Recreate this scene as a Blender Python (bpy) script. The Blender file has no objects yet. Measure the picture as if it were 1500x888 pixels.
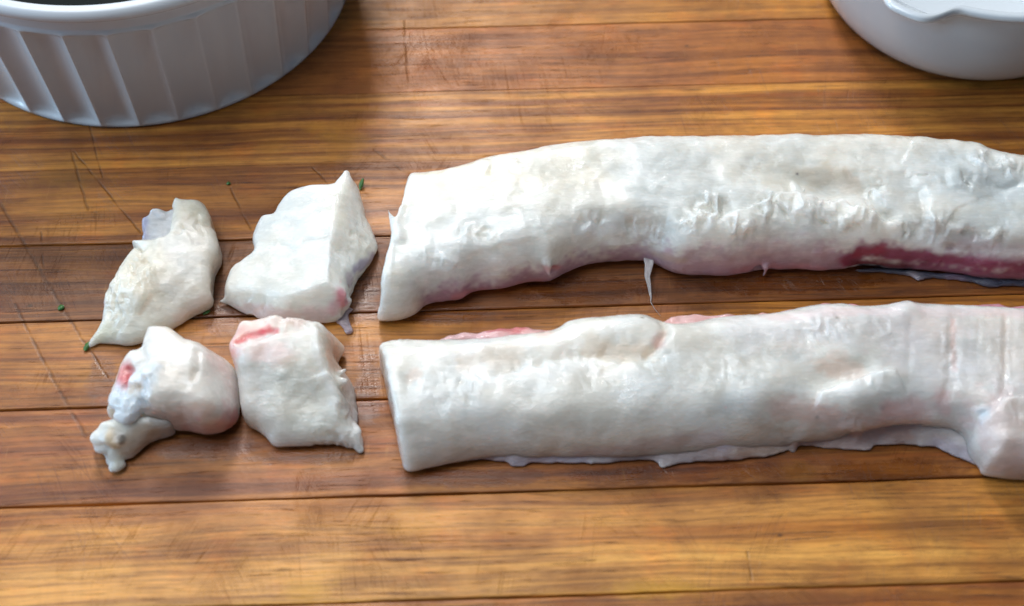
import bpy, math
import numpy as np
sc = bpy.context.scene
R = math.radians

# ---------------------------------------------------------------- camera
TH, FPX, DIST = R(56.0), 2047.0, 626.0            # tilt below the horizon, focal length in photo pixels, distance in mm
CAM = np.array([0.0, -DIST * math.cos(TH), DIST * math.sin(TH)])
FW = np.array([0, math.cos(TH), -math.sin(TH)]); UP = np.array([0, math.sin(TH), math.cos(TH)]); RT = np.array([1.0, 0, 0])
cd = bpy.data.cameras.new('camera'); cam = bpy.data.objects.new('camera', cd); sc.collection.objects.link(cam)
cam.location = CAM * 0.001
cam.rotation_euler = (math.pi / 2 - TH, 0, 0)
cd.sensor_width = 36.0; cd.lens = 36.0 * FPX / 1500.0
cd.clip_start = 0.02; cd.clip_end = 50
cd.dof.use_dof = True; cd.dof.focus_distance = 0.632; cd.dof.aperture_fstop = 5.6
sc.camera = cam

# ---------------------------------------------------------------- world, lamps, exposure
w = bpy.data.worlds.new('World'); sc.world = w; w.use_nodes = True
bg = w.node_tree.nodes['Background']; bg.inputs[0].default_value = (0.50, 0.70, 1.0, 1); bg.inputs[1].default_value = 0.10

def area(name, loc, target, size, power, col):
    l = bpy.data.lights.new(name, 'AREA'); l.shape = 'RECTANGLE'; l.size, l.size_y = size; l.energy = power; l.color = col
    o = bpy.data.objects.new(name, l); sc.collection.objects.link(o); o.location = loc
    from mathutils import Vector
    o.rotation_euler = (Vector(target) - Vector(loc)).to_track_quat('-Z', 'Y').to_euler()
    return o
area('overhead_light', (-0.40, 0.14, 1.14), (-0.12, 0.0, 0), (0.9, 0.7), 10.8, (0.97, 0.985, 1.0))
area('window_light', (-0.26, 1.04, 0.98), (-0.05, 0.09, 0), (0.27, 0.27), 15.0, (1.0, 0.98, 0.95))
area('side_window_light', (-1.50, 0.04, 0.46), (-0.05, 0.05, 0), (0.7, 0.5), 14.0, (0.50, 0.76, 1.0))
sc.view_settings.view_transform = 'Standard'; sc.view_settings.look = 'None'
sc.view_settings.exposure = 0.0; sc.view_settings.gamma = 1.0; sc.view_settings.use_curve_mapping = False
sc.render.engine = 'CYCLES'
sc.cycles.use_denoising = True; sc.cycles.denoising_prefilter = 'FAST'
sc.cycles.max_bounces = 8

# ---------------------------------------------------------------- helpers
MM = 0.001
col = sc.collection
def P(px, py, z=0.0):
    """point of the place (mm) seen at a photo pixel, at height z above the board"""
    d = FW * FPX + RT * (px - 750.0) + UP * (444.0 - py)
    return CAM + d * ((z - CAM[2]) / d[2])
def link(o, parent=None):
    col.objects.link(o)
    if parent: o.parent = parent
    return o
def tag(o, label=None, cat=None, group=None, kind=None):
    if label: o['label'] = label
    if cat: o['category'] = cat
    if group: o['group'] = group
    if kind: o['kind'] = kind
    return o
def empty(name, loc=(0, 0, 0)):
    o = bpy.data.objects.new(name, None); o.location = loc; o.empty_display_size = 0.01
    return link(o)
def mesh_np(name, V, Q, mat, parent=None, smooth=True, cols=None, org=(0, 0, 0)):
    """V (n,3) mm, Q (m,4) or (m,3) faces"""
    me = bpy.data.meshes.new(name); V = (np.asarray(V, float) * MM - np.asarray(org)).astype(np.float32)
    Q = np.asarray(Q, np.int32); n = Q.shape[1]
    me.vertices.add(len(V)); me.vertices.foreach_set('co', V.ravel())
    me.loops.add(Q.size); me.loops.foreach_set('vertex_index', Q.ravel())
    me.polygons.add(len(Q)); me.polygons.foreach_set('loop_start', np.arange(0, Q.size, n, dtype=np.int32))
    me.polygons.foreach_set('loop_total', np.full(len(Q), n, np.int32))
    me.polygons.foreach_set('use_smooth', np.full(len(Q), smooth, bool))
    me.update(calc_edges=True); me.validate()
    if cols is not None:
        a = me.color_attributes.new('Col', 'FLOAT_COLOR', 'POINT')
        a.data.foreach_set('color', np.c_[cols, np.ones(len(cols))].astype(np.float32).ravel())
    me.materials.append(mat)
    return link(bpy.data.objects.new(name, me), parent)

# ---- value noise on numpy arrays
def _lat(seed, shape): return np.random.RandomState(seed).rand(*shape).astype(np.float32)
_L2 = {}; _L3 = {}
def n2(X, Y, s, seed=0):
    L = _L2.setdefault(seed, _lat(seed, (64, 64)))
    x = X / s; y = Y / s; i = np.floor(x).astype(int); j = np.floor(y).astype(int)
    f = x - i; g = y - j; f = f*f*(3-2*f); g = g*g*(3-2*g)
    a = L[i % 64, j % 64]; b = L[(i+1) % 64, j % 64]; c = L[i % 64, (j+1) % 64]; d = L[(i+1) % 64, (j+1) % 64]
    return ((a*(1-f)+b*f)*(1-g) + (c*(1-f)+d*f)*g) * 2 - 1
def n3(X, Y, Z, s, seed=0):
    L = _L3.setdefault(seed, _lat(seed, (32, 32, 32)))
    x = X / s; y = Y / s; z = Z / s
    i = np.floor(x).astype(int); j = np.floor(y).astype(int); k = np.floor(z).astype(int)
    f = x - i; g = y - j; h = z - k; f = f*f*(3-2*f); g = g*g*(3-2*g); h = h*h*(3-2*h)
    r = 0
    for a in (0, 1):
        for b in (0, 1):
            for c in (0, 1):
                r = r + L[(i+a) % 32, (j+b) % 32, (k+c) % 32] * (f if a else 1-f) * (g if b else 1-g) * (h if c else 1-h)
    return r * 2 - 1
def sstep(a, b, x):
    t = np.clip((x - a) / (b - a), 0, 1); return t*t*(3-2*t)

# ---------------------------------------------------------------- node helper
class NT:
    def __init__(s, name):
        s.m = bpy.data.materials.new(name); s.m.use_nodes = True; s.t = s.m.node_tree; s.N = s.t.nodes; s.L = s.t.links
        s.b = s.N['Principled BSDF']
    def put(s, sock, v):
        if isinstance(v, bpy.types.NodeSocket): s.L.new(v, sock)
        elif v is not None:
            if hasattr(sock.default_value, '__len__') and len(sock.default_value) == 4 and len(v) == 3: v = (*v, 1)
            sock.default_value = v
    def node(s, typ, ins=None, **kw):
        n = s.N.new(typ)
        for k, v in kw.items(): setattr(n, k, v)
        for k, v in (ins or {}).items(): s.put(n.inputs[k], v)
        return n
    def math(s, op, a, b=None, c=None, clamp=False):
        n = s.node('ShaderNodeMath', operation=op, use_clamp=clamp)
        for i, v in enumerate((a, b, c)): s.put(n.inputs[i], v)
        return n.outputs[0]
    def vmath(s, op, a, b=None, out=0):
        n = s.node('ShaderNodeVectorMath', operation=op); s.put(n.inputs[0], a)
        if b is not None: s.put(n.inputs[1], b)
        return n.outputs[out]
    def mix(s, f, a, b, mode='MIX'):
        n = s.node('ShaderNodeMix', data_type='RGBA', blend_type=mode); s.put(n.inputs[0], f); s.put(n.inputs[6], a); s.put(n.inputs[7], b)
        return n.outputs[2]
    def noise(s, vec, scale, detail=3, rough=0.55, dist=0.0):
        return s.node('ShaderNodeTexNoise', {'Vector': vec, 'Scale': scale, 'Detail': detail, 'Roughness': rough, 'Distortion': dist}).outputs[0]
    def ramp(s, f, a, b, lo=0.0, hi=1.0):
        n = s.node('ShaderNodeMapRange', {0: f, 1: a, 2: b, 3: lo, 4: hi}, interpolation_type='SMOOTHSTEP'); return n.outputs[0]
    def scalev(s, v, xyz):
        return s.vmath('MULTIPLY', v, xyz)
    def bump(s, h, strength, dist, normal=None):
        n = s.node('ShaderNodeBump', {'Height': h, 'Strength': strength, 'Distance': dist})
        if normal is not None: s.L.new(normal, n.inputs['Normal'])
        return n.outputs[0]
    def set(s, **kw):
        for k, v in kw.items(): s.put(s.b.inputs[k.replace('_', ' ')], v)

# ================================================================ the cutting board
BANG = math.atan(0.0345)                                  # the planks run at two degrees to the picture
CB, SB = math.cos(BANG), math.sin(BANG)
def board_xy(px, py):
    p = P(px, py); return (CB*p[0] + SB*p[1], -SB*p[0] + CB*p[1])       # mm, along / across the planks

CUTS = [((0, 298), (105, 474), .5), ((84, 440), (157, 553), .38), ((22, 446), (68, 538), .42), ((68, 538), (126, 640), .5),
        ((104, 220), (129, 308), .4), ((108, 222), (206, 340), .32), ((338, 276), (367, 336), .36), ((548, 220), (594, 252), .45),
        ((458, 246), (480, 268), .3), ((130, 180), (150, 260), .3),
        ((60, 340), (64, 392), .3), ((1095, 808), (1101, 850), .3), ((592, 30), (597, 120), .25)]
STAINS_SHADE = [((452, 866), 14, 7, (.55, .34, .012), .8), ((965, 862), 20, 5, (.55, .36, .012), .75), ((603, 768), 14, 10, (.50, .27, .015), .55),
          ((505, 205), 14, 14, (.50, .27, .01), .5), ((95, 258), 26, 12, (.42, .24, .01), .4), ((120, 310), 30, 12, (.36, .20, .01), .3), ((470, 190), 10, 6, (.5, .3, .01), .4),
          ((1170, 690), 9, 6, (.5, .3, .01), .3), ((240, 655), 26, 12, (.10, .08, .05), .45), ((600, 235), 30, 9, (.26, .15, .13), .55),  # the dark patch below the rounded fish piece is its soft shadow, painted
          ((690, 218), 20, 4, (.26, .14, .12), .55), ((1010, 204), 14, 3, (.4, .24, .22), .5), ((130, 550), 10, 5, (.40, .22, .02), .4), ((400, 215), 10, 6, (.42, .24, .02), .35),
          ((490, 820), 12, 10, (.46, .27, .02), .35), ((1380, 770), 40, 10, (.10, .07, .02), .45), ((1010, 755), 60, 8, (.20, .09, .03), .35)]  # the dark patch at the right front paints the light falling off there

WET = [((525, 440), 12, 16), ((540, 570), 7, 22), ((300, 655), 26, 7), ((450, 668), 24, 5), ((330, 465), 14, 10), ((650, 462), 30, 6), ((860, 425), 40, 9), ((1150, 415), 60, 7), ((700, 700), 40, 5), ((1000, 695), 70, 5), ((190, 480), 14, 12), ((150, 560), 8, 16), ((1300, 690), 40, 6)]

def wood(name, cA, cB, stripe=1.0, fine=1.0, seed=0.0, contrast=1.0, split=None, span=(-999, 999), rings=(.3, 4.0, None)):
    """oiled plank: broad stripes of two tones, fine grain lines, pores, knife marks, stains, painted shade"""
    n = NT(name)
    pos = n.node('ShaderNodeNewGeometry').outputs['Position']
    rot = n.node('ShaderNodeVectorRotate', {'Vector': pos, 'Angle': -BANG}, rotation_type='Z_AXIS').outputs[0]
    v = n.vmath('SCALE', rot); v.node.inputs['Scale'].default_value = 1000.0         # mm, x along the plank
    wob = n.noise(n.scalev(v, (.0055, .02, .03)), 1.0, 2)
    sep = n.node('ShaderNodeSeparateXYZ', {0: v})
    yy = n.math('ADD', sep.outputs[1], n.math('MULTIPLY', wob, 11.0))
    v2 = n.node('ShaderNodeCombineXYZ', {0: sep.outputs[0], 1: yy, 2: seed * 7.3}).outputs[0]
    broad = n.noise(n.scalev(v2, (.0022, .11 * stripe, 1)), 1.0, 3, .6)
    broad = n.ramp(broad, .5 - .17 / contrast, .5 + .17 / contrast)
    if split:                                                                  # a clean change of tone at a growth ring
        s_ = n.ramp(n.math('ADD', yy, n.math('MULTIPLY', broad, 6.0)), split[0] - 3, split[0] + 3)
        broad = n.math('ADD', n.math('MULTIPLY', broad, .5), n.math('MULTIPLY', n.math('SUBTRACT', 1.0, s_) if split[1] < 0 else s_, abs(split[1])), clamp=True)
    c = n.mix(broad, cA, cB)
    fi = n.noise(n.scalev(v2, (.004, .42 * fine, 1)), 1.0, 6, .68)
    c = n.mix(n.ramp(fi, .46, .58, 0, .6), c, n.mix(1.0, c, (.42, .34, .27), 'MULTIPLY'))
    wr = n.noise(n.vmath('ADD', n.scalev(v, (.0045, .09, 1)), (seed*3.1, 0, 0)), 1.0, 3, .6)
    ph = n.math('FRACT', n.math('DIVIDE', n.math('ADD', yy, n.math('MULTIPLY', wr, 9.0)), rings[1]))
    ln = n.math('SUBTRACT', 1.0, n.math('MULTIPLY', n.math('ABSOLUTE', n.math('SUBTRACT', ph, .62)), 2.2), clamp=True)
    ln = n.math('MULTIPLY', n.math('POWER', ln, 2.6), n.ramp(n.noise(n.scalev(v2, (.009, .13, 1)), 1.0, 3, .6), .36, .60, .15, 1))
    if rings[2] is not None: ln = n.math('MULTIPLY', ln, n.ramp(yy, rings[2], rings[2] + 14, 1, .12))
    c = n.mix(n.math('MULTIPLY', ln, rings[0]), c, n.mix(1.0, c, (.50, .38, .28), 'MULTIPLY'))
    gr = n.noise(n.scalev(v2, (.05, .62, 1)), 1.0, 5, .75)
    c = n.mix(n.ramp(gr, .50, .64, 0, .75), c, n.mix(1.0, c, (.66, .60, .54), 'MULTIPLY')); c = n.mix(n.ramp(gr, .5, .36, 0, .5), c, n.mix(1.0, c, (1.3, 1.25, 1.2), 'MULTIPLY'))
    fl = n.noise(n.scalev(v2, (.012, .6, 1)), 1.0, 5, .7)
    c = n.mix(n.ramp(fl, .52, .75, 0, .30), c, (.62, .36, .14))
    pores = n.noise(n.scalev(v2, (.035, .85, 1)), 1.0, 4, .7)
    pm = n.ramp(pores, .60, .68, 0, .7)
    c = n.mix(pm, c, n.mix(1.0, c, (.32, .25, .2), 'MULTIPLY'))
    blot = n.noise(n.scalev(v, (.02, .028, 1)), 1.0, 4, .6)
    c = n.mix(n.ramp(blot, .35, .7), c, n.mix(1.0, c, (.60, .53, .46), 'MULTIPLY'))
    cloud = n.noise(n.vmath('ADD', n.scalev(v, (.045, .06, 1)), (seed, 3, 1)), 1.0, 3, .6)
    c = n.mix(n.ramp(cloud, .5, .75, 0, .35), c, n.mix(1.0, c, (1.35, .95, .55), 'MULTIPLY'))
    # stains that soaked in, and two dark patches of painted shade
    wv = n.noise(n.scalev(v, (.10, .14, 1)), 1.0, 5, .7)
    for (pp, rx, ry, sc_, a) in STAINS_SHADE:
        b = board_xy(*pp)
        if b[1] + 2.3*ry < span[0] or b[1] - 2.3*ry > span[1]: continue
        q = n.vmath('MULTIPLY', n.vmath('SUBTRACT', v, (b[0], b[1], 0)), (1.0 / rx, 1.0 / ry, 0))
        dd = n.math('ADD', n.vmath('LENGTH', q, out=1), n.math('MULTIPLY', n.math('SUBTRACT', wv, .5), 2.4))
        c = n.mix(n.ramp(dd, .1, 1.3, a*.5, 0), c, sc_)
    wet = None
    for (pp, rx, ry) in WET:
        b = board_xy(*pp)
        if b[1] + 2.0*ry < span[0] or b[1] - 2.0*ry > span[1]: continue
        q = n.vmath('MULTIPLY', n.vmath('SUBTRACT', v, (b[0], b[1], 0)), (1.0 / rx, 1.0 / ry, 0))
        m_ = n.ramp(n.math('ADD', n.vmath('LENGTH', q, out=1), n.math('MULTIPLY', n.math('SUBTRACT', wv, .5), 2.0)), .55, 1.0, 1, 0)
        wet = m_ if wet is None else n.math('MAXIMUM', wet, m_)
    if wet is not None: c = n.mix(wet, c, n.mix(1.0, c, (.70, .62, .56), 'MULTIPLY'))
    # knife marks: a few long cuts and a web of light scratches
    cut = None
    jit = n.math('MULTIPLY', n.math('SUBTRACT', n.noise(n.scalev(v, (.12, .12, 1)), 1.0, 2), .5), 1.6)
    for (a, b, wd) in CUTS:
        A = board_xy(*a); B = board_xy(*b); Ln = math.hypot(B[0]-A[0], B[1]-A[1]); ux, uy = (B[0]-A[0])/Ln, (B[1]-A[1])/Ln
        if max(A[1], B[1]) + 2 < span[0] or min(A[1], B[1]) - 2 > span[1]: continue
        r = n.vmath('SUBTRACT', v, (A[0], A[1], 0))
        along = n.vmath('DOT_PRODUCT', r, (ux, uy, 0), out=1)
        across = n.math('ABSOLUTE', n.math('ADD', n.vmath('DOT_PRODUCT', r, (-uy, ux, 0), out=1), jit))
        over = n.math('MAXIMUM', n.math('SUBTRACT', n.math('ABSOLUTE', n.math('SUBTRACT', along, Ln/2)), Ln/2), 0.0)
        m_ = n.ramp(n.math('ADD', across, over), wd*.1, wd*2.6, 1, 0)
        cut = m_ if cut is None else n.math('MAXIMUM', cut, m_)
    cut = n.math('MULTIPLY', cut, n.ramp(n.noise(n.scalev(v, (.15, .15, 1)), 1.0, 3), .3, .6, .15, .9)) if cut is not None else 0.0
    c = n.mix(n.math('MULTIPLY', cut, .55), c, (.035, .018, .010))
    scr = None
    for k, ang in enumerate((62, 79, 97, 115, 131)):
        vr = n.node('ShaderNodeVectorRotate', {'Vector': v, 'Angle': R(-ang)}, rotation_type='Z_AXIS').outputs[0]
        t = n.noise(n.vmath('ADD', n.scalev(vr, (.018, .85, 1)), (k*11.3, k*5.7, 0)), 1.0, 1, .4)
        m_ = n.ramp(n.math('ABSOLUTE', n.math('SUBTRACT', t, .5)), .0, .013, 1, 0)
        gate = n.ramp(n.noise(n.vmath('ADD', n.scalev(v, (.022, .022, 1)), (k*3.1, k*9.7, 5)), 1.0, 1), .54, .68)
        m_ = n.math('MULTIPLY', m_, gate)
        scr = m_ if scr is None else n.math('MAXIMUM', scr, m_)
    c = n.mix(n.math('MULTIPLY', scr, .36), c, n.mix(1.0, c, (.35, .28, .24), 'MULTIPLY'))
    vd = n.node('ShaderNodeTexVoronoi', {'Vector': n.scalev(v, (.028, .04, 0)), 'Scale': 1.0}, feature='F1')
    spot = n.math('MULTIPLY', n.ramp(vd.outputs[0], .012, .05, .85, 0), n.ramp(n.node('ShaderNodeSeparateColor', {0: vd.outputs[1]}).outputs[0], .45, .55))
    c = n.mix(spot, c, (.05, .025, .014))
    lsc = n.noise(n.scalev(v, (.5, .05, 1)), 1.0, 2, .5)
    c = n.mix(n.ramp(lsc, .66, .80, 0, .10), c, (.62, .45, .28))
    c = n.mix(1.0, c, (1.12, .89, .45), 'MULTIPLY')
    n.set(Base_Color=c)
    rgh = n.math('ADD', n.ramp(blot, .3, .7, .31, .47), n.math('MULTIPLY', fi, .12))
    if wet is not None: rgh = n.math('SUBTRACT', rgh, n.math('MULTIPLY', wet, .2))
    n.set(Roughness=rgh, Specular_IOR_Level=.45)
    fib = n.noise(n.scalev(v, (.25, 2.2, 1)), 1.0, 3, .6)
    hgt = n.math('SUBTRACT', n.math('ADD', n.math('MULTIPLY', fi, .5), n.math('MULTIPLY', fib, .55)),
                 n.math('ADD', n.math('ADD', n.math('MULTIPLY', scr, .55), n.math('MULTIPLY', cut, 1.2)), n.math('MULTIPLY', pm, .5)))
    n.set(Normal=n.bump(hgt, .55, .00045))
    return n.m

SEAMS = [-273, -229, -184, -139.1, -93.4, -47.6, -2.8, 39.6, 84.0, 128.5, 172.7, 217, 261, 305, 350, 394, 438, 483]
TONES = {2: ((.30, .115, .038), (.40, .19, .06), dict(stripe=1.1, seed=1)),                         # lowest, red brown
         3: ((.42, .19, .055), (.74, .47, .20), dict(stripe=1.0, fine=.55, seed=2, split=(-112, -.6), contrast=1.1, rings=(.75, 4.3, -118))),  # pale golden
         4: ((.28, .105, .034), (.42, .195, .062), dict(stripe=1.2, fine=.6, seed=3, rings=(.4, 5.0, None))),
         5: ((.31, .135, .036), (.44, .225, .066), dict(stripe=1.0, fine=.9, seed=4, rings=(.45, 2.9, None))),
         6: ((.15, .062, .022), (.23, .10, .033), dict(stripe=.9, seed=5)),                          # the dark plank
         7: ((.24, .095, .030), (.44, .22, .07), dict(stripe=1.5, fine=.6, seed=7, contrast=1.0, rings=(.3, 5.5, None))),
         8: ((.27, .105, .034), (.56, .31, .105), dict(stripe=1.5, fine=.6, seed=7, contrast=1.0, rings=(.3, 5.5, None))),
         9: ((.34, .145, .055), (.40, .18, .07), dict(stripe=.6, fine=.5, seed=8, rings=(.1, 6.0, None))),                 # plain red brown
         10: ((.38, .19, .06), (.52, .29, .10), dict(stripe=1.2, seed=9))}
board = empty('cutting_board')
tag(board, 'worn oiled wooden cutting board of glued planks under the raw fish', 'cutting board')
GAP = {84.0: .05, 128.5: .10, 172.7: .22}
def make_plank(i, y0, y1):
    rs = np.random.RandomState(i)
    L0, L1, T = -560.0, 560.0, 38.0
    g, e, b = .34, .05, 1.3                      # half gap at the top, at the bottom, depth of the eased edge
    def edge(y, sg):
        g = GAP.get(y, .34); q = g / .34
        return [(y + sg*e*q, -T), (y + sg*e*q, -3.0), (y + sg*g*.6, -b), (y + sg*g, -.55*q), (y + sg*(g + .35*q), -.12*q), (y + sg*(g + 1.0*q), -.01)]
    prof = edge(y0, 1); prof2 = edge(y1, -1)[::-1]
    xs = np.linspace(L0, L1, 141)
    pr = prof + [((y0+y1)/2, 0.0)] + prof2
    V = []
    for x in xs:
        # the arris wanders a little, with chips
        wl = .18 * math.sin(x*.05 + i) + .22 * (rs.rand()-.5); wr = .18 * math.sin(x*.043 + i*2) + .22 * (rs.rand()-.5)
        for k, (y, z) in enumerate(pr):
            dy = wl * (.9 if 2 < k < 6 else 0) * GAP.get(y0, .34)/.34 + wr * (.9 if 6 < k < 10 else 0) * GAP.get(y1, .34)/.34
            V.append((CB*x - SB*(y+dy), SB*x + CB*(y+dy), z))
    m = len(pr); Q = []
    for a in range(len(xs) - 1):
        for k in range(m):
            k2 = (k + 1) % m
            Q.append((a*m + k, a*m + k2, (a+1)*m + k2, (a+1)*m + k)[::-1])
    cA, cB, kw = TONES.get(i, TONES[2 + (i * 5) % 9])
    o = mesh_np('plank', V, Q, wood('wood_%d' % i, cA, cB, span=(y0, y1), **kw) if i in TONES else bpy.data.materials['wood_%d' % (2 + (i*5) % 9)], board, smooth=False)
    return o
for i in sorted(range(len(SEAMS) - 1), key=lambda k: (k not in TONES, k)): make_plank(i, SEAMS[i], SEAMS[i+1])

# ================================================================ ceramic dishes
def ceramic(name, c, rough=.22):
    n = NT(name)
    t = n.node('ShaderNodeTexCoord').outputs['Object']
    sp = n.noise(t, 900.0, 2, .5); big = n.noise(t, 22.0, 3)
    n.set(Base_Color=c, Roughness=n.ramp(big, .2, .8, rough, rough + .04),
          Specular_IOR_Level=.5, Coat_Weight=.25, Coat_Roughness=.12)
    n.set(Normal=n.bump(n.math('ADD', n.math('MULTIPLY', sp, .12), big), .05, .0012))
    return n.m
GLAZE = ceramic('white_glaze', (.64, .69, .74)); GLAZE2 = ceramic('white_glaze_smooth', (.60, .66, .71), .14)

def revolve(name, prof, nseg, cx, cy, mat, parent, fn=None, closed=False):
    """prof: list of (r, z) mm; fn(r,z,ang,k) -> (r,z)"""
    V = []; m = len(prof)
    for a in range(nseg):
        t = 2 * math.pi * a / nseg
        for k, (r, z) in enumerate(prof):
            if fn: r, z = fn(r, z, t, k)
            V.append((cx + r * math.cos(t), cy + r * math.sin(t), z))
    Q = []
    for a in range(nseg):
        b = (a + 1) % nseg
        for k in range(m if closed else m - 1):
            k2 = (k + 1) % m
            Q.append((a*m + k, b*m + k, b*m + k2, a*m + k2))
    o = mesh_np(name, V, Q, mat, parent, org=parent.location if parent else (0, 0, 0)); return o

# left: the fluted dish
DX, DY = -193.0, 210.5
dish = empty('fluted_dish', (DX*MM, DY*MM, 0)); tag(dish, 'white ceramic round dish with fluted side and rolled rim', 'dish')
NFL = 36
def flute(r, z, t, k):
    f = sstep(1.0, 4.0, z) * (1 - sstep(67.0, 70.5, z))
    u = ((t / (2*math.pi) * NFL + .38) % 1.0) - .5
    groove = (1 - abs(2*u) ** 2.0)                                # a scallop between sharp ridges
    return (r + 1.2 - 4.2 * groove * f, z) if f > 0 else (r, z)
def wallr(z): return 106.9 + z * .090
pr = [(0.0, 2.2), (90, 2.2), (100, 1.2), (103, .3), (105.2, .4), (106.6, 1.3)] + [(wallr(z), z) for z in (2.6, 4, 8, 16, 28, 40, 52, 60, 63, 64, 66, 68, 69, 70, 71, 73, 76)]
pr += [(wallr(77.6), 77.8), (wallr(79), 79.4)]
inner = [(110.4, 79.6), (108.4, 70), (105.0, 50), (101.0, 30), (98.0, 14), (92, 8.5), (80, 7), (0, 7)]
revolve('body', pr + inner, 1080, DX, DY, GLAZE, dish, flute)
rim = []
for k in range(20):
    a = 2*math.pi*k/20
    rim.append((113.2 + 3.7 * math.cos(a), 82.0 + 3.9 * math.sin(a)))
revolve('rim', rim, 300, DX, DY, GLAZE, dish, None, True)
nm = NT('inside_shade'); nm.set(Base_Color=(.015, .017, .016), Roughness=.08)
revolve('shade_disc', [(0.01, 60), (60, 60), (100, 60), (105.0, 60.4), (106.6, 61.2)], 160, DX, DY, nm.m, dish)  # dark disc added so the inside of the dish looks shaded

# right: the smooth pouring bowl
BX, BY = 236.0, 202.0
bowl = empty('pouring_bowl', (BX*MM, BY*MM, 0)); tag(bowl, 'smooth white round bowl with a pouring lip', 'bowl')
bp = [(0.0, 2.0), (48, 2.0), (58, 1.0), (62, .4), (66, .9), (70, 3.0), (73.6, 7.0), (76.4, 12), (78.6, 19), (80.2, 28), (80.8, 37), (82.2, 46), (83.0, 53),
      (83.4, 56), (84.6, 57.6), (86.2, 58.4), (87.0, 59.8), (86.7, 61.3), (85.2, 62.2), (83.0, 61.9), (81.4, 60.4), (80.4, 57), (79, 48), (77, 36), (73, 22), (66, 12), (54, 7), (0, 6)]
SPA = math.atan2(-.70, -.46)
def lip(r, z, t, k):
    d = (t - SPA + math.pi) % (2*math.pi) - math.pi
    g = math.exp(-(d / .17) ** 4)
    f = float(sstep(46, 60, z)) * g
    return (r + 17.0 * f * (1 if r > 40 else 0), z + 3.5 * f)
revolve('body', bp, 512, BX, BY, GLAZE2, bowl, lip)

# ================================================================ raw fish: solids from a distance field, meshed with surface nets
VOX = 0.7
def catmull(pts, n=6):
    p = np.asarray(pts, float); out = []
    N = len(p)
    for i in range(N):
        a, b, c, d = p[i-1], p[i], p[(i+1) % N], p[(i+2) % N]
        for k in range(n):
            t = k / n
            out.append(.5*((2*b) + (c-a)*t + (2*a-5*b+4*c-d)*t*t + (3*b-a-3*c+d)*t**3))
    return np.array(out)
def poly_sd(X, Y, poly):
    d = np.full(X.shape, 1e9, np.float32); ins = np.zeros(X.shape, bool); n = len(poly)
    for i in range(n):
        x0, y0 = poly[i]; x1, y1 = poly[(i+1) % n]; ex, ey = x1-x0, y1-y0
        L = ex*ex + ey*ey + 1e-9
        t = np.clip(((X-x0)*ex + (Y-y0)*ey) / L, 0, 1)
        d = np.minimum(d, (X-x0-t*ex)**2 + (Y-y0-t*ey)**2)
        c = (y0 > Y) != (y1 > Y)
        if ey != 0: ins ^= c & (X < (Y-y0)*ex/ey + x0)
    d = np.sqrt(d); return np.where(ins, -d, d)
def line_sd(X, Y, pts):
    """distance to an open line, signed (+ on its left), and the arc position 0..1"""
    best = np.full(X.shape, 1e9, np.float32); sg = np.zeros(X.shape, np.float32); tt = np.zeros(X.shape, np.float32); n = len(pts) - 1
    for i in range(n):
        x0, y0 = pts[i]; x1, y1 = pts[i+1]; ex, ey = x1-x0, y1-y0; L = ex*ex+ey*ey+1e-9
        t = np.clip(((X-x0)*ex + (Y-y0)*ey)/L, 0, 1); d = np.hypot(X-x0-t*ex, Y-y0-t*ey)
        m = d < best; best = np.where(m, d, best); sg = np.where(m, np.sign(ex*(Y-y0) - ey*(X-x0)), sg); tt = np.where(m, (i+t)/n, tt)
    return best * np.where(sg == 0, 1, sg), tt
def jag(pts, amp, seed, sub=6):
    rs = np.random.RandomState(seed); p = np.asarray(pts, float); out = []
    for i in range(len(p)-1):
        for k in range(sub):
            t = k/sub; out.append(p[i]*(1-t) + p[i+1]*t + (rs.rand(2)-.5)*2*amp*(1 if (i or k) else 0))
    out.append(p[-1]); return np.array(out)
def smin(a, b, k):
    if k <= 0: return np.minimum(a, b)
    h = np.maximum(k - np.abs(a-b), 0) / k
    return np.minimum(a, b) - h*h*k*.25
def rnd_int(a, b): return np.minimum(np.maximum(a, b), 0) + np.hypot(np.maximum(a, 0), np.maximum(b, 0))

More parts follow.
